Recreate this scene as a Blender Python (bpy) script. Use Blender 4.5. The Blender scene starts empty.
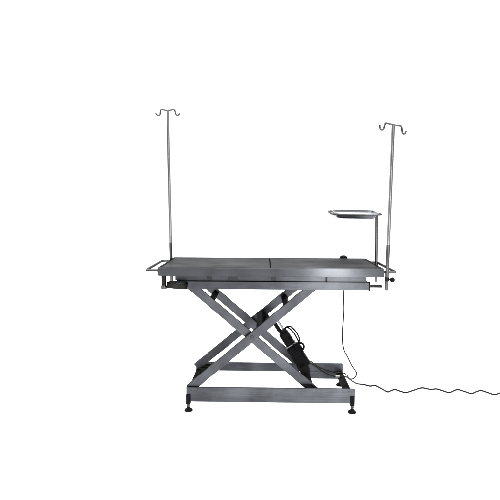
import bpy, bmesh, math, random
from mathutils import Vector, Matrix
random.seed(4)
scene = bpy.context.scene
COL = scene.collection

# ------------------------------------------------------------------ materials
def mat(name):
    m = bpy.data.materials.new(name); m.use_nodes = True
    nt = m.node_tree
    return m, nt, nt.nodes['Principled BSDF']

def N(nt, t, **kw):
    n = nt.nodes.new(t)
    for k, v in kw.items(): setattr(n, k, v)
    return n

def steel(name, col, rough, stretch=(1.5, 60, 60), var=.18, tint=.3, blotch=.25, aniso=0.0, bump=.0):
    """brushed stainless steel: fine grain drawn out along one axis, blotches of wear and of mottled reflection put into the colour"""
    m, nt, b = mat(name)
    tc = N(nt, 'ShaderNodeTexCoord')
    mp = N(nt, 'ShaderNodeMapping'); mp.inputs['Scale'].default_value = stretch
    nt.links.new(tc.outputs['Object'], mp.inputs['Vector'])
    g = N(nt, 'ShaderNodeTexNoise'); g.inputs['Scale'].default_value = 6; g.inputs['Detail'].default_value = 5
    g.inputs['Roughness'].default_value = .65
    nt.links.new(mp.outputs['Vector'], g.inputs['Vector'])
    w = N(nt, 'ShaderNodeTexNoise'); w.inputs['Scale'].default_value = 7; w.inputs['Detail'].default_value = 4
    nt.links.new(tc.outputs['Object'], w.inputs['Vector'])
    r1 = N(nt, 'ShaderNodeMapRange'); r1.inputs['From Min'].default_value = .3; r1.inputs['From Max'].default_value = .7
    r1.inputs['To Min'].default_value = 1 - var; r1.inputs['To Max'].default_value = 1 + var
    nt.links.new(g.outputs['Fac'], r1.inputs['Value'])
    r2 = N(nt, 'ShaderNodeMapRange'); r2.inputs['From Min'].default_value = .3; r2.inputs['From Max'].default_value = .7
    r2.inputs['To Min'].default_value = 1 - blotch; r2.inputs['To Max'].default_value = 1 + blotch  # broad blotches: wear, plus mottled reflections put into the base colour
    nt.links.new(w.outputs['Fac'], r2.inputs['Value'])
    mu = N(nt, 'ShaderNodeMath', operation='MULTIPLY')
    nt.links.new(r1.outputs['Result'], mu.inputs[0]); nt.links.new(r2.outputs['Result'], mu.inputs[1])
    mx = N(nt, 'ShaderNodeVectorMath', operation='SCALE'); mx.inputs[0].default_value = col
    nt.links.new(mu.outputs['Value'], mx.inputs['Scale'])
    nt.links.new(mx.outputs['Vector'], b.inputs['Base Color'])
    rr = N(nt, 'ShaderNodeMapRange'); rr.inputs['To Min'].default_value = rough - .07; rr.inputs['To Max'].default_value = rough + .07
    nt.links.new(g.outputs['Fac'], rr.inputs['Value'])
    nt.links.new(rr.outputs['Result'], b.inputs['Roughness'])
    b.inputs['Metallic'].default_value = 1
    b.inputs['Specular Tint'].default_value = (tint, tint, tint, 1)
    if aniso:
        # grain runs along the object's own x: highlights stay narrow along it and spread across it
        vt = N(nt, 'ShaderNodeVectorTransform', vector_type='VECTOR', convert_from='OBJECT', convert_to='WORLD')
        vt.inputs[0].default_value = (1, 0, 0)
        nt.links.new(vt.outputs[0], b.inputs['Tangent'])
        b.inputs['Anisotropic'].default_value = aniso
        b.inputs['Anisotropic Rotation'].default_value = .25
    if bump:
        bp = N(nt, 'ShaderNodeBump'); bp.inputs['Strength'].default_value = bump; bp.inputs['Distance'].default_value = .002
        nt.links.new(g.outputs['Fac'], bp.inputs['Height']); nt.links.new(bp.outputs['Normal'], b.inputs['Normal'])
    return m

def plain(name, col, rough, metal=0, spec=.5, var=.15, scale=40):
    m, nt, b = mat(name)
    tc = N(nt, 'ShaderNodeTexCoord')
    g = N(nt, 'ShaderNodeTexNoise'); g.inputs['Scale'].default_value = scale; g.inputs['Detail'].default_value = 4
    nt.links.new(tc.outputs['Object'], g.inputs['Vector'])
    r1 = N(nt, 'ShaderNodeMapRange'); r1.inputs['To Min'].default_value = 1 - var; r1.inputs['To Max'].default_value = 1 + var
    nt.links.new(g.outputs['Fac'], r1.inputs['Value'])
    mx = N(nt, 'ShaderNodeVectorMath', operation='SCALE'); mx.inputs[0].default_value = col
    nt.links.new(r1.outputs['Result'], mx.inputs['Scale'])
    nt.links.new(mx.outputs['Vector'], b.inputs['Base Color'])
    b.inputs['Roughness'].default_value = rough; b.inputs['Metallic'].default_value = metal
    b.inputs['Specular IOR Level'].default_value = spec
    return m

M = {}
M['apron'] = steel('brushed_steel', (.055, .0575, .0625), .23, (1.2, 60, 60), .14, .14, .16, .72)
M['panel'] = steel('worn_streaky_steel', (.088, .089, .091), .36, (.45, 22, 22), .52, .16, .18, .6)  # long streaks are brushed grain plus reflections put into the colour
M['frame'] = steel('frame_steel', (.051, .0535, .059), .28, (1.5, 50, 50), .18, .14, .26, .7)
M['base']  = steel('base_steel', (.060, .0625, .070), .29, (1.2, 40, 40), .22, .16, .34, .7)
M['leg']   = steel('leg_steel', (.054, .0565, .0625), .36, (1.5, 60, 60), .26, .2, .28, .6)
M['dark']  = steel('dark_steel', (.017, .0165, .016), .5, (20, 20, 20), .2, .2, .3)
M['chrome'] = steel('polished_steel', (.21, .21, .21), .30, (3, 3, .6), .05, .5, .08)
M['tube'] = steel('darker_tube_steel', (.080, .080, .082), .32, (3, 3, .6), .05, .3, .08)
M['rail'] = steel('rail_steel', (.065, .065, .067), .28, (3, 3, 3), .1, .4, .1)
M['bracket'] = steel('bracket_steel', (.028, .0285, .030), .4, (8, 30, 30), .2, .15, .3)
M['rim'] = steel('lit_rim_steel', (.24, .245, .255), .32, (3, 3, 3), .04, .7, .06)  # tray steel lightened: the lamp's brightness on the rim is in the colour
M['post'] = steel('post_steel', (.10, .10, .102), .3, (3, 3, .6), .05, .4, .08)
M['tray'] = steel('tray_steel', (.075, .078, .084), .27, (4, 4, 4), .06, .6, .1)
M['black'] = plain('black_plastic', (.0025, .0025, .003), .5, 0, .06)
M['rubber'] = plain('black_rubber', (.0025, .0025, .003), .65, 0, .05)
M['cord'] = plain('cord_rubber', (.0035, .0035, .0038), .55, 0, .1)
M['pale'] = plain('pale_plastic', (.20, .20, .205), .4)
M['floor'] = plain('white_studio_floor', (.88, .88, .88), .9, 0, .0, .01, 3)

# ------------------------------------------------------------------ mesh helpers
def link(name, bm, m, parent=None, smooth=False, loc=None):
    bmesh.ops.recalc_face_normals(bm, faces=bm.faces)
    me = bpy.data.meshes.new(name); bm.to_mesh(me); bm.free()
    me.materials.append(m)
    if smooth:
        for p in me.polygons: p.use_smooth = True
        try: me.set_sharp_from_angle(angle=math.radians(40))
        except Exception: pass
    o = bpy.data.objects.new(name, me); COL.objects.link(o)
    if parent: o.parent = parent
    if smooth:      # keep the big flat faces flat, round only the bevels
        wn = o.modifiers.new('weighted_normal', 'WEIGHTED_NORMAL'); wn.weight = 100; wn.keep_sharp = True
    return o

def box(bm, x0, x1, y0, y1, z0, z1, bev=.002, mtx=None, seg=2):
    b = bmesh.new()
    bmesh.ops.create_cube(b, size=1)
    for v in b.verts:
        v.co = Vector(((x0+x1)/2 + v.co.x*(x1-x0), (y0+y1)/2 + v.co.y*(y1-y0), (z0+z1)/2 + v.co.z*(z1-z0)))
    if bev: bmesh.ops.bevel(b, geom=b.edges[:], offset=bev, segments=seg, affect='EDGES', profile=.6)
    if mtx: b.transform(mtx)
    me = bpy.data.meshes.new('t'); b.to_mesh(me); b.free(); bm.from_mesh(me); bpy.data.meshes.remove(me)

def cyl(bm, a, b, r, r2=None, n=24, bev=0):
    a, b = Vector(a), Vector(b); d = b - a
    t = bmesh.new()
    bmesh.ops.create_cone(t, cap_ends=True, segments=n, radius1=r, radius2=r if r2 is None else r2, depth=d.length)
    if bev:
        ed = [e for e in t.edges if abs(e.verts[0].co.z - e.verts[1].co.z) < 1e-6]
        bmesh.ops.bevel(t, geom=ed, offset=bev, segments=2, affect='EDGES')
    q = d.to_track_quat('Z', 'Y').to_matrix().to_4x4()
    t.transform(Matrix.Translation((a+b)/2) @ q)
    me = bpy.data.meshes.new('t'); t.to_mesh(me); t.free(); bm.from_mesh(me); bpy.data.meshes.remove(me)

def smooth_path(pts, k=8, closed=False):
    P = [Vector(p) for p in pts]; n = len(P); out = []
    R = range(n if closed else n-1)
    for i in R:
        p1, p2 = P[i], P[(i+1) % n]
        p0 = P[i-1] if (closed or i > 0) else p1*2 - p2
        p3 = P[(i+2) % n] if (closed or i < n-2) else p2*2 - p1
        for j in range(k):
            t = j/k
            out.append(.5*((2*p1) + (p2-p0)*t + (2*p0-5*p1+4*p2-p3)*t*t + (3*p1-p0-3*p2+p3)*t**3))
    if not closed: out.append(P[-1])
    return out

def fillet(pts, r, k=6, closed=False):
    """polyline with rounded corners"""
    P = [Vector(p) for p in pts]; n = len(P); out = []
    for i in range(n):
        if not closed and i in (0, n-1): out.append(P[i]); continue
        a, b, c = P[i-1], P[i], P[(i+1) % n]
        u = (a-b); v = (c-b); q = min(r, u.length*.49, v.length*.49)
        s, e = b + u.normalized()*q, b + v.normalized()*q
        for j in range(k+1):
            t = j/k
            out.append((1-t)**2*s + 2*t*(1-t)*b + t*t*e)
    return out

def tube(bm, path, r, n=12, closed=False, flat=None):
    """flat=(half_width, half_height) sweeps a flat bar instead of a round one"""
    P = path; m = len(P); rings = []; prev = None
    for i in range(m):
        if closed: t = P[(i+1) % m] - P[i-1]
        else: t = P[min(i+1, m-1)] - P[max(i-1, 0)]
        t.normalize()
        if prev is None:
            ref = Vector((0, 0, 1)) if abs(t.z) < .9 else Vector((0, 1, 0))
            nrm = (ref - t*ref.dot(t)).normalized()
        else:
            nrm = (prev - t*prev.dot(t)).normalized()
        prev = nrm; bi = t.cross(nrm)
        if flat:
            hw, hh = flat
            cs = [(hh, hw), (hh, -hw), (-hh, -hw), (-hh, hw)]
            rings.append([bm.verts.new(P[i] + nrm*a + bi*b) for a, b in cs])
        else:
            rings.append([bm.verts.new(P[i] + (nrm*math.cos(2*math.pi*j/n) + bi*math.sin(2*math.pi*j/n))*r) for j in range(n)])
    k = len(rings[0])
    for i in range(m if closed else m-1):
        A, B = rings[i], rings[(i+1) % m]
        for j in range(k): bm.faces.new((A[j], A[(j+1) % k], B[(j+1) % k], B[j]))
    if not closed:
        bm.faces.new(rings[0][::-1]); bm.faces.new(rings[-1])

def lathe(bm, prof, c, n=28):
    rings = []
    for r, z in prof:
        rings.append([bm.verts.new((c[0]+r*math.cos(2*math.pi*j/n), c[1]+r*math.sin(2*math.pi*j/n), c[2]+z)) for j in range(n)])
    for A, B in zip(rings, rings[1:]):
        for j in range(n): bm.faces.new((A[j], A[(j+1) % n], B[(j+1) % n], B[j]))
    bm.faces.new(rings[0][::-1]); bm.faces.new(rings[-1])

def thing(name, label, cat, loc=(0, 0, 0), group=None):
    o = bpy.data.objects.new(name, None); COL.objects.link(o)
    o.location = loc; o.empty_display_size = .1
    o['label'] = label; o['category'] = cat
    if group: o['group'] = group
    return o

# ------------------------------------------------------------------ setting: one white studio floor
bm = bmesh.new()
bmesh.ops.create_grid(bm, x_segments=40, y_segments=40, size=13)
fl = link('floor', bm, M['floor']); fl['kind'] = 'structure'

# ------------------------------------------------------------------ the table
T = thing('operating_table', 'grey stainless steel operating table on a crossed scissor lift base with levelling feet', 'operating table')

# -- table top: a frame with an apron all round, two panels let into it
L, W, ZT, TH = .65, .301, .874, .051
bm = bmesh.new()
def ring_frame(bm, L, W, z0, z1, wall, bev=.003):
    o = [(-L, -W), (L, -W), (L, W), (-L, W)]
    i = [(-L+wall, -W+wall), (L-wall, -W+wall), (L-wall, W-wall), (-L+wall, W-wall)]
    V = lambda pts, z: [bm.verts.new((x, y, z)) for x, y in pts]
    ob, ot, ib, it = V(o, z0), V(o, z1), V(i, z0), V(i, z1)
    for k in range(4):
        q = (k+1) % 4
        bm.faces.new((ob[k], ob[q], ot[q], ot[k])); bm.faces.new((it[k], it[q], ib[q], ib[k]))
        bm.faces.new((ot[k], ot[q], it[q], it[k])); bm.faces.new((ib[k], ib[q], ob[q], ob[k]))
    bmesh.ops.recalc_face_normals(bm, faces=bm.faces)
    bmesh.ops.bevel(bm, geom=bm.edges[:], offset=bev, segments=3, affect='EDGES')
ring_frame(bm, L, W, ZT-TH, ZT, .017)
link('top_frame', bm, M['apron'], T, True)
for x0, x1 in ((-L+.018, -.0035), (.0035, L-.018)):
    bm = bmesh.new()
    box(bm, x0, x1, -W+.018, W-.018, ZT-.012, ZT-.0015, .002)
    link('top_panel', bm, M['panel'], T, True)
bm = bmesh.new(); box(bm, -.06, .06, -.27, .27, ZT-.03, ZT-.0135, .001)
link('seam_backing', bm, M['dark'], T)

# -- side rails
for s, xo, z0 in ((-1, .7225, .852), (1, .7215, .850)):
    bm = bmesh.new()
    tube(bm, fillet([(s*.648, .272, z0), (s*xo, .272, z0), (s*xo, -.268, z0), (s*.648, -.268, z0)], .022, 8), .0086, 14)
    for y in (.272, -.268): cyl(bm, (s*.6505, y, z0), (s*.654, y, z0), .014, n=20)
    link('side_rail', bm, M['rail'], T, True)

# -- frames under the top: C channels, open inwards
def channel(bm, x0, x1, y, inward, z0, z1, t=.004, depth=.03, bev=.0015, top=None):
    ya, yb = (y, y+t) if inward > 0 else (y-t, y)
    box(bm, x0, x1, ya, yb, z0, z1, bev)
    e = t if inward > 0 else -t
    fa, fb = sorted((y+e, y+inward*depth))
    ga, gb = sorted((y+e, y+inward*(top or depth)))
    box(bm, x0, x1, ga, gb, z1-t, z1, .001)
    box(bm, x0, x1, fa, fb, z0, z0+t, .001)

bm = bmesh.new()
channel(bm, -.553, .578, -.222, 1, .737, .783, depth=.008, top=.06)
channel(bm, -.553, .578, .262, -1, .737, .783, depth=.02)
for x in (-.553, .555): box(bm, x, x+.023, -.217, .257, .742, .7785, .002)
link('upper_frame', bm, M['frame'], T, True)
bm = bmesh.new(); box(bm, .5785, .5835, -.235, -.19, .732, .787, .002)
link('end_plate', bm, M['frame'], T, True)
bm = bmesh.new()
box(bm, -.562, .565, -.205, -.199, .784, .822, .0015)
box(bm, -.562, .565, .22, .226, .784, .822, .0015)
for x in (-.562, .555): box(bm, x, x+.01, -.198, .219, .785, .822, .0015)
link('tilt_frame', bm, M['frame'], T, True)
for x, w in ((-.36, .03), (-.22, .06), (.02, .03), (.33, .010)):      # hinge blocks seen in the gap
    bm = bmesh.new(); box(bm, x-w/2, x+w/2, -.2095, -.2055, .7855, .8215, .002)
    link('hinge_block', bm, M['bracket'], T, True)
# accessory bar at the right end
bm = bmesh.new()
v = [(.584, .751), (.663, .751), (.655, .768), (.584, .768)]
fr = [bm.verts.new((x, -.205, z)) for x, z in v]; bk = [bm.verts.new((x, -.190, z)) for x, z in v]
bm.faces.new(fr[::-1]); bm.faces.new(bk)
for k in range(4): bm.faces.new((fr[k], fr[(k+1) % 4], bk[(k+1) % 4], bk[k]))
bmesh.ops.recalc_face_normals(bm, faces=bm.faces)
bmesh.ops.bevel(bm, geom=bm.edges[:], offset=.0015, segments=2, affect='EDGES')
link('accessory_bar', bm, M['dark'], T, True)
# socket and loop lever at the left end
bm = bmesh.new()
cyl(bm, (-.622, -.252, .764), (-.622, -.252, .8225), .0145, bev=.001)
sk = link('pole_socket', bm, M['dark'], T, True)
bm = bmesh.new(); cyl(bm, (-.622, -.252, .742), (-.622, -.252, .7635), .0165, bev=.002)
link('socket_collar', bm, M['rail'], sk, True)
bm = bmesh.new()
loop = [(-.602, -.25, .764), (-.59, -.285, .766), (-.55, -.297, .763), (-.505, -.275, .759), (-.49, -.24, .758), (-.52, -.208, .764), (-.57, -.208, .770), (-.598, -.225, .768)]
tube(bm, smooth_path(loop, 8, True), 0, closed=True, flat=(.004, .013))
link('loop_lever', bm, M['dark'], T, True)

# -- scissor legs
def leg(name, a, b, y, hw=.0115, h=.0515, ext=(0, 0)):
    a, b = Vector((a[0], 0, a[1])), Vector((b[0], 0, b[1])); d = (b-a).normalized()
    a -= d*ext[0]; b += d*ext[1]; ln = (b-a).length
    ang = -math.atan2(d.z, d.x)
    bm = bmesh.new()
    box(bm, -ln/2, ln/2, -hw, hw, -h/2, h/2, .003)
    o = link(name, bm, M['leg'], T, True)
    o.location = ((a.x+b.x)/2, y, (a.z+b.z)/2); o.rotation_euler = (0, ang, 0)
    return o
leg('scissor_leg', (-.4625, .1445), (.2355, .739), -.201, ext=(.025, .03))
leg('scissor_leg', (-.4485, .7265), (.2565, .1275), -.160, ext=(.05, .03))
leg('scissor_leg', (-.4875, .1405), (.154, .6745), .222, ext=(.0, .11))
leg('scissor_leg', (-.370, .670), (.238, .150), .178, ext=(.11, .02))
def part_cyl(name, a, b, r, m, parent=T, n=24, bev=.001):
    bm = bmesh.new(); cyl(bm, a, b, r, n=n, bev=bev)
    return link(name, bm, M[m], parent, True)
part_cyl('pivot_bolt', (-.1035, -.219, .447), (-.1035, -.2128, .447), .011, 'leg')
part_cyl('pivot_spacer', (-.1035, -.1893, .447), (-.1035, -.1717, .447), .012, 'dark')
part_cyl('pivot_spacer', (-.1035, .1897, .447), (-.1035, .2103, .447), .012, 'dark')
def xbar(name, x, z, y0, y1, ang, w=.034, h=.028):
    bm = bmesh.new(); box(bm, -w/2, w/2, 0, y1-y0, -h/2, h/2, .002)
    o = link(name, bm, M['bracket'], T, True); o.location = (x, y0, z); o.rotation_euler = (0, ang, 0); return o
xbar('cross_tube', -.352, .655, -.148, .166, math.radians(40))
xbar('cross_tube', .100, .622, -.189, .210, math.radians(-40))
xbar('cross_tube', -.050, .508, -.189, .210, math.radians(-40), .046, .04)
xbar('cross_tube', .235, .152, -.148, .166, math.radians(40), .04, .034)
# lugs that carry the actuator
for y in (.0, .062):
    bm = bmesh.new()
    box(bm, -.03, .04, y, y+.008, -.02, .022, .002, Matrix.Translation((-.012, 0, .497)) @ Matrix.Rotation(math.radians(57), 4, 'Y'))
    link('actuator_lug', bm, M['dark'], T, True)
for y in (-.004, .07):
    bm = bmesh.new()
    box(bm, -.05, .03, y, y+.008, -.026, .026, .002, Matrix.Translation((.222, 0, .185)) @ Matrix.Rotation(math.radians(57), 4, 'Y'))
    link('actuator_lug', bm, M['dark'], T, True)
# rollers at the sliding ends
part_cyl('roller', (.262, -.213, .118), (.262, -.178, .118), .019, 'rubber')
part_cyl('roller', (.252, .194, .128), (.252, .236, .128), .021, 'rubber')
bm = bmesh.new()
v = [(.1895, .1545), (.2590, .1545), (.318, .104), (.2485, .104)]  # dark sheared plate over the lower end of the front leg
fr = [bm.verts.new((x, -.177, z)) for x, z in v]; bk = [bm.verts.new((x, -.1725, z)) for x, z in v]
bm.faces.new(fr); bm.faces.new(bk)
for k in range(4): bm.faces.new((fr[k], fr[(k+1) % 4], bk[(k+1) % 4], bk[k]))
link('leg_end_plate', bm, M['dark'], T, True)
bm = bmesh.new(); box(bm, -.46, -.395, .17, .245, .105, .142, .003)
link('hinge_bracket', bm, M['dark'], T, True)

# -- base
bm = bmesh.new()
channel(bm, -.4975, .508, -.231, 1, .0585, .1467, depth=.016)
br = link('base_rail', bm, M['base'], T, True)
bm = bmesh.new()
box(bm, -.495, .504, .262, .304, .103, .152, .002)
link('base_rail', bm, M['base'], T, True)
bm = bmesh.new(); box(bm, .25, .482, .2565, .2613, .055, .107, .0015)
link('roller_track', bm, M['base'], T, True)
bm = bmesh.new(); box(bm, .462, .497, -.213, .261, .075, .112, .002)
link('base_cross_member', bm, M['dark'], T, True)
bm = bmesh.new(); box(bm, -.488, -.455, -.213, .261, .085, .125, .002)
link('base_cross_member', bm, M['dark'], T, True)

for x, z in ((-.470, .128), (.040, .102), (.470, .128)):
    part_cyl('bolt_head', (x, -.2335, z), (x, -.2312, z), .006, 'base', T, 18, .0006)

# -- levelling feet
def foot_meshes():
    bm = bmesh.new()
    box(bm, -.0145, .0145, -.016, .016, .045, .106, .003)
    s = link('levelling_foot', bm, M['black'], T, True)
    bm = bmesh.new(); cyl(bm, (0, 0, .022), (0, 0, .0445), .0055, n=16)
    cyl(bm, (0, 0, .030), (0, 0, .037), .0115, n=6)
    link('foot_bolt', bm, M['rail'], s, True)
    bm = bmesh.new()
    lathe(bm, [(.021, 0), (.0255, .002), (.0260, .006), (.0235, .011), (.0150, .0165), (.0095, .021), (.0085, .0255)], (0, 0, 0))
    link('foot_pad', bm, M['rubber'], s, True)
    return s
f0 = foot_meshes()
spots = [(-.4845, -.222), (.4925, -.222), (.4890, .292), (-.481, .292)]
for i, (x, y) in enumerate(spots):
    if i == 0: s = f0
    else:
        s = f0.copy(); COL.objects.link(s); s.parent = T
        for ch in f0.children:
            c = ch.copy(); COL.objects.link(c); c.parent = s
    s.location = (x, y - (.0 if y > 0 else .0), 0)

# -- linear actuator
A0, A1 = Vector((.0885, .033, .425)), Vector((.2145, .033, .231)); D = (A1-A0).normalized()
ang = math.atan2(D.x, D.z)
mx = Matrix.Translation(A0) @ Matrix.Rotation(ang, 4, 'Y') @ Matrix.Scale(-1, 4, (1, 0, 0))      # local +z runs down the actuator, +x to its upper right side
AC = bpy.data.objects.new('actuator', None)
bm = bmesh.new()
box(bm, -.033, .029, -.029, .029, 0, .12, .009, mx, 3)
box(bm, -.044, .042, -.037, .037, .100, .258, .013, mx, 3)
box(bm, -.022, .02, -.02, .02, -.018, .004, .005, mx, 2)
AC = link('actuator', bm, M['black'], T, True)
LP = lambda x, y, z: tuple(mx @ Vector((x, y, z)))
for hx in (-.024, .021):
    for hz in (.135, .228):
        part_cyl('screw', LP(hx*1.2, -.0382, hz), LP(hx*1.2, -.0366, hz), .0038, 'dark', AC, 12, .0003)
bm = bmesh.new(); box(bm, -.0447, .0427, -.0377, .0377, .180, .185, .0008, mx)
link('housing_seam', bm, M['rubber'], AC)
part_cyl('piston_rod', LP(.012, 0, -.115), LP(.012, 0, -.017), .0065, 'chrome', AC)
part_cyl('guide_tube', LP(-.014, 0, -.085), LP(-.014, 0, -.017), .013, 'black', AC)
part_cyl('end_mount', LP(0, 0, .257), LP(0, 0, .290), .017, 'dark', AC)
bm = bmesh.new()
tie = [LP(sx*.0350, sy*.0310, .092) for sx, sy in ((-1, -1), (.94, -1), (.94, 1), (-1, 1))]
tube(bm, fillet(tie, .008, 4, True), 0, closed=True, flat=(.0016, .003))
link('cable_tie', bm, M['pale'], AC, True)
bm = bmesh.new()
for dx, dy in ((0, -.008), (.012, .008)):
    tube(bm, smooth_path([LP(.018, dy, .004), LP(.026, dy, -.018), LP(.046+dx, dy, -.004), LP(.056+dx*1.2, dy-.01, .04), LP(.054+dx, dy-.022, .085), LP(.049, dy-.03, .105)], 8), .0050, 10)
c = Vector((.192, -.016, .347))
for r, k, y in ((.024, .0048, -.012), (.021, .0042, -.003), (.026, .004, .006)):
    ringp = [c + Vector((r*math.cos(t)*1.05, y + .006*math.sin(2*t), r*.9*math.sin(t))) for t in [i*2*math.pi/28 for i in range(28)]]
    tube(bm, ringp, k, 10, True)
tube(bm, smooth_path([(.155, -.016, .335), (.17, -.02, .318), (.19, -.018, .326)], 6), .0045, 10)
tube(bm, smooth_path([(.152, -.016, .362), (.168, -.022, .345), (.186, -.02, .35)], 6), .004, 10)
tube(bm, smooth_path([(.118, -.004, .395), (.140, -.02, .385), (.150, -.024, .362), (.168, -.026, .352), (.196, -.02, .346), (.202, -.018, .322), (.214, -.016, .29), (.236, .02, .255)], 8), .0045, 10)
tube(bm, smooth_path([(.186, -.022, .362), (.205, -.02, .338), (.211, -.018, .312), (.226, -.008, .275), (.24, .03, .245)], 8), .0042, 10)
link('cable_coil', bm, M['rubber'], AC, True)

# ------------------------------------------------------------------ IV poles
def iv_pole(label, base, top, bar, hooks_r=.0050, r0=.0097, low=.26):
    b, t = Vector(base), Vector(top)
    root = thing('iv_pole', label, 'IV pole', base, 'IV poles clamped to the table')
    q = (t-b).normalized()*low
    bm = bmesh.new(); cyl(bm, (0, 0, 0), q, r0+.0004, n=28, bev=.0008)  # lower length of the pole, coloured darker and slightly thicker
    link('lower_pole', bm, M['tube'], root, True)
    bm = bmesh.new(); cyl(bm, q*.999, t-b, r0-.0003, n=28, bev=.0015)
    link('pole', bm, M['chrome'], root, True)
    bm = bmesh.new(); tube(bm, [Vector(p)-b for p in bar], hooks_r, 12)
    d = (t-b).normalized(); cyl(bm, t-b-d*.012, t-b+d*.004, r0*.95, hooks_r*1.05, n=24)
    link('hook_bar', bm, M['rail'], root, True)
    return root
z = 1.8545
IL = iv_pole('taller steel IV pole with level double hook at the left rear table corner',
        (-.6615, .290, .714), (-.680, .290, 1.852),
        smooth_path([(-.760, .29, 1.833), (-.752, .29, 1.8225), (-.741, .29, 1.8175), (-.7325, .29, 1.824), (-.7305, .29, 1.840), (-.7265, .29, z), (-.71, .29, z+.001), (-.69, .29, z-.004), (-.680, .29, z-.0075),
                     (-.67, .29, z-.004), (-.65, .29, z+.001), (-.634, .29, z-.001), (-.6295, .29, 1.838), (-.625, .29, 1.826), (-.616, .29, 1.8195), (-.606, .29, 1.825), (-.600, .29, 1.832)], 5))
IR = iv_pole('shorter steel IV pole with slanting double hook and black knob at right end',
        (.6615, -.305, .751), (.6785, -.300, 1.681),
        smooth_path([(.6025, -.31, 1.678), (.604, -.31, 1.664), (.610, -.31, 1.655), (.6175, -.31, 1.6525), (.6245, -.31, 1.659), (.629, -.31, 1.675), (.6335, -.308, 1.6905), (.645, -.305, 1.6905), (.6785, -.3, 1.683),
                     (.715, -.295, 1.677), (.7265, -.292, 1.6725), (.7305, -.292, 1.655), (.7335, -.292, 1.640), (.740, -.292, 1.6325), (.7475, -.292, 1.636), (.7535, -.292, 1.648)], 5))
# clamps
bm = bmesh.new()
cyl(bm, (.001, 0, .052), (.001, 0, .074), .0125, n=24, bev=.0015)
cyl(bm, (.011, 0, .062), (.024, 0, .0605), .0045, n=14)
cl = link('clamp', bm, M['dark'], IR, True)
bm = bmesh.new()
bmesh.ops.create_uvsphere(bm, u_segments=24, v_segments=14, radius=.0150)
bmesh.ops.scale(bm, vec=(.95, 1, 1), verts=bm.verts)
kn = link('knob', bm, M['black'], IR, True); kn.location = (.0315, 0, .0595)
bm = bmesh.new()
cyl(bm, (0, 0, .128), (0, 0, .150), .0130, n=24, bev=.0015)
link('clamp', bm, M['rail'], IL, True)

# ------------------------------------------------------------------ tray holder and tray
TS = thing('tray_stand', 'short steel upright with a wire ring holding the instrument tray beside the right rail', 'tray stand', (.7005, .2, .730))
bm = bmesh.new()
cyl(bm, (0, 0, 0), (-.003, 0, .443), .0104, n=28, bev=.0015)
link('upright', bm, M['post'], TS, True)
bm = bmesh.new(); cyl(bm, (0, 0, .108), (0, 0, .132), .0125, n=24, bev=.0015)
link('clamp', bm, M['rail'], TS, True)
TILT = Matrix.Translation((.547, .19, 1.1865)) @ Matrix.Rotation(math.radians(3.2), 4, 'X') @ Matrix.Rotation(math.radians(.6), 4, 'Y')
def rrect(hx, hy, r, z, cx=0, n=6):
    pts = []
    for (sx, sy, a0) in ((1, 1, 0), (-1, 1, 90), (-1, -1, 180), (1, -1, 270)):
        for j in range(n+1):
            a = math.radians(a0 + 90*j/n)
            pts.append(Vector((cx + sx*(hx-r) + r*math.cos(a), sy*(hy-r) + r*math.sin(a), z)))
    return pts
bm = bmesh.new()
inv = Matrix.Translation(-Vector(TS.location))
tube(bm, [inv @ TILT @ p for p in rrect(.158, .116, .035, -.0062)], .0062, 12, True)
link('tray_ring', bm, M['rail'], TS, True)

TR = thing('instrument_tray', 'shallow stainless steel instrument tray with a rolled rim coloured as if lit resting in the wire ring', 'tray', (.547, .19, 1.15))
inv = Matrix.Translation(-Vector(TR.location))
bm = bmesh.new()
lip = [(.137, .123, .027, .0025), (.1415, .127, .03, .002), (.1415, .1275, .031, -.0055), (.1425, .1285, .031, -.0055), (.144, .130, .031, -.004), (.144, .130, .031, .004), (.142, .128, .030, .006), (.138, .122, .028, .006), (.134, .114, .026, .0045)]
pan = [(.132, .112, .026, .004), (.1305, .111, .026, .0), (.124, .104, .028, -.022), (.116, .097, .03, -.031), (.104, .085, .03, -.034)]
under = [(.1035, .0845, .03, -.0365), (.1175, .0985, .031, -.0335), (.126, .106, .029, -.023), (.132, .1125, .027, -.001), (.135, .116, .027, .0025)]
def loft(prof, bm, cap):
    R = [[bm.verts.new(inv @ TILT @ p) for p in rrect(*q)] for q in prof]
    for a, b in zip(R, R[1:]):
        k = len(a)
        for j in range(k): bm.faces.new((a[j], a[(j+1) % k], b[(j+1) % k], b[j]))
    if cap: bm.faces.new(R[0]); bm.faces.new(R[-1])
    else:
        k = len(R[0])
        for j in range(k): bm.faces.new((R[-1][j], R[-1][(j+1) % k], R[0][(j+1) % k], R[0][j]))
loft(under + pan, bm, True)
rb = bmesh.new(); loft(lip, rb, False)
link('tray_rim', rb, M['rim'], TR, True)
link('tray_pan', bm, M['tray'], TR, True)

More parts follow.
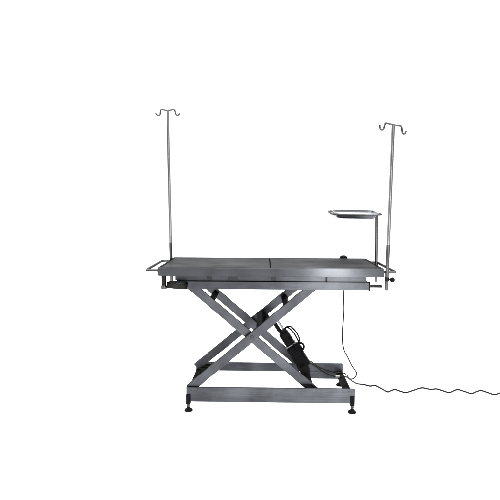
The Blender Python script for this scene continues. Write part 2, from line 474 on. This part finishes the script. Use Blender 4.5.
# ------------------------------------------------------------------ hand control hung on the rear edge, with its cord
HC = thing('hand_control', 'black hand control hung on the rear table edge with its thin cord dangling', 'hand control', (.503, .333, .79))
bm = bmesh.new()
box(bm, -.025, .025, -.0168, .0168, 0, .1005, .0165, None, 6)
for v in bm.verts:
    if v.co.z > .084: v.co.x *= 1 - .35*((v.co.z-.084)/.0165)**2
link('handset', bm, M['black'], HC, True)
bm = bmesh.new()
tube(bm, fillet([(0, -.018, .085), (0, -.018, .0915), (0, -.045, .0915)], .006, 4), 0, flat=(.007, .0015))
link('hanging_hook', bm, M['black'], HC, True)
bm = bmesh.new()
o = Vector(HC.location)
hp = [(.504, .333, .792), (.505, .333, .73), (.505, .33, .661), (.508, .33, .585), (.511, .33, .516), (.5075, .33, .42), (.505, .33, .335), (.515, .33, .244), (.546, .33, .181), (.574, .33, .125), (.604, .33, .086),
      (.606, .32, .066), (.580, .29, .050), (.548, .25, .060), (.520, .21, .098), (.495, .20, .1165), (.475, .20, .1165), (.445, .20, .1175), (.408, .20, .127), (.36, .19, .144), (.328, .17, .165), (.285, .13, .203), (.248, .075, .236), (.232, .05, .25)]
tube(bm, [p - o for p in smooth_path(hp, 8)], .0043, 10)
link('handset_cord', bm, M['cord'], HC, True)

# ------------------------------------------------------------------ power cord
PC = thing('power_cord', 'thin black power cord running from under the table in waves across the white floor', 'cord', (.70, .26, 0))
o = Vector(PC.location)
R = .0048
pp = [(.228, .03, .252), (.255, .05, .228), (.305, .09, .190), (.345, .10, .157), (.397, .10, .131), (.442, .10, .1185), (.475, .11, .1165), (.503, .14, .108), (.535, .2, .075), (.575, .26, .035), (.612, .30, .010), (.651, .306, R), (.690, .273, R), (.727, .287, R), (.757, .225, R), (.784, .158, R), (.812, .183, R), (.845, .207, R), (.872, .175, R), (.903, .149, R),
      (.965, .197, R), (1.035, .247, R), (1.081, .220, R), (1.130, .228, R), (1.160, .190, R), (1.188, .159, R), (1.230, .195, R), (1.268, .222, R), (1.300, .180, R), (1.329, .144, R), (1.372, .180, R), (1.415, .207, R), (1.445, .165, R), (1.472, .129, R), (1.522, .162, R),
      (1.58, .2, R), (1.65, .16, R), (1.74, .21, R), (1.85, .17, R), (1.98, .2, R)]
bm = bmesh.new(); tube(bm, [p - o for p in smooth_path(pp, 8)], R, 10)
link('cable', bm, M['cord'], PC, True)
bm = bmesh.new(); box(bm, -.013, .013, -.008, .008, -.006, .006, .002, Matrix.Translation(Vector((.447, .10, .1215)) - o))
link('connector', bm, M['pale'], PC, True)

# ------------------------------------------------------------------ light: white studio surround, dark on the camera's side, a front softbox, an added overhead floor fill
w = bpy.data.worlds.new('World'); scene.world = w; w.use_nodes = True
nt = w.node_tree; bg = nt.nodes['Background']
tc = N(nt, 'ShaderNodeTexCoord'); sp = N(nt, 'ShaderNodeSeparateXYZ')
nt.links.new(tc.outputs['Generated'], sp.inputs['Vector'])
mr = N(nt, 'ShaderNodeMapRange', interpolation_type='SMOOTHSTEP')
mr.inputs['From Min'].default_value = -.55; mr.inputs['From Max'].default_value = .25
mr.inputs['To Min'].default_value = .14; mr.inputs['To Max'].default_value = 1.6
nt.links.new(sp.outputs['Y'], mr.inputs['Value'])
nt.links.new(mr.outputs['Result'], bg.inputs['Strength'])
bg.inputs['Color'].default_value = (1, 1, 1, 1)

def area(name, loc, target, size, size_y, power, col=(1, 1, 1)):
    l = bpy.data.lights.new(name, 'AREA'); l.shape = 'RECTANGLE'; l.size = size; l.size_y = size_y
    l.energy = power; l.color = col
    o = bpy.data.objects.new(name, l); COL.objects.link(o); o.location = loc
    o.rotation_euler = (Vector(target)-Vector(loc)).to_track_quat('-Z', 'Y').to_euler()
    return o
area('floor_fill_lamp', (0, 1.0, 5), (0, 1.0, 0), 16, 16, 3700)  # added lamp, lifts the floor to white and thins the shadows
area('front_softbox', (.86, -4.4, 1.15), (.38, -.3, .85), .36, 2.2, 62)

# ------------------------------------------------------------------ camera
cam = bpy.data.cameras.new('camera'); co = bpy.data.objects.new('camera', cam); COL.objects.link(co)
cam.sensor_width = 36; cam.lens = 577.97/500*36; cam.clip_end = 300; cam.clip_start = .05
r = Vector((0.99971749, 0.02343168, 0.00398602)); u = Vector((-0.00592765, 0.08338732, 0.99649958)); f = Vector((-0.02301728, 0.99624169, -0.08350265))
m = Matrix((( r.x, u.x, -f.x, -0.0416), (r.y, u.y, -f.y, -3.589), (r.z, u.z, -f.z, 1.2522), (0, 0, 0, 1)))
co.matrix_world = m
scene.camera = co
scene.render.engine = 'CYCLES'
scene.view_settings.view_transform = 'Standard'; scene.view_settings.look = 'None'
scene.view_settings.exposure = 0; scene.view_settings.gamma = 1
scene.cycles.use_denoising = True
try:
    scene.cycles.denoiser = 'OPENIMAGEDENOISE'; scene.cycles.denoising_input_passes = 'RGB_ALBEDO_NORMAL'; scene.cycles.denoising_prefilter = 'ACCURATE'
except Exception: pass
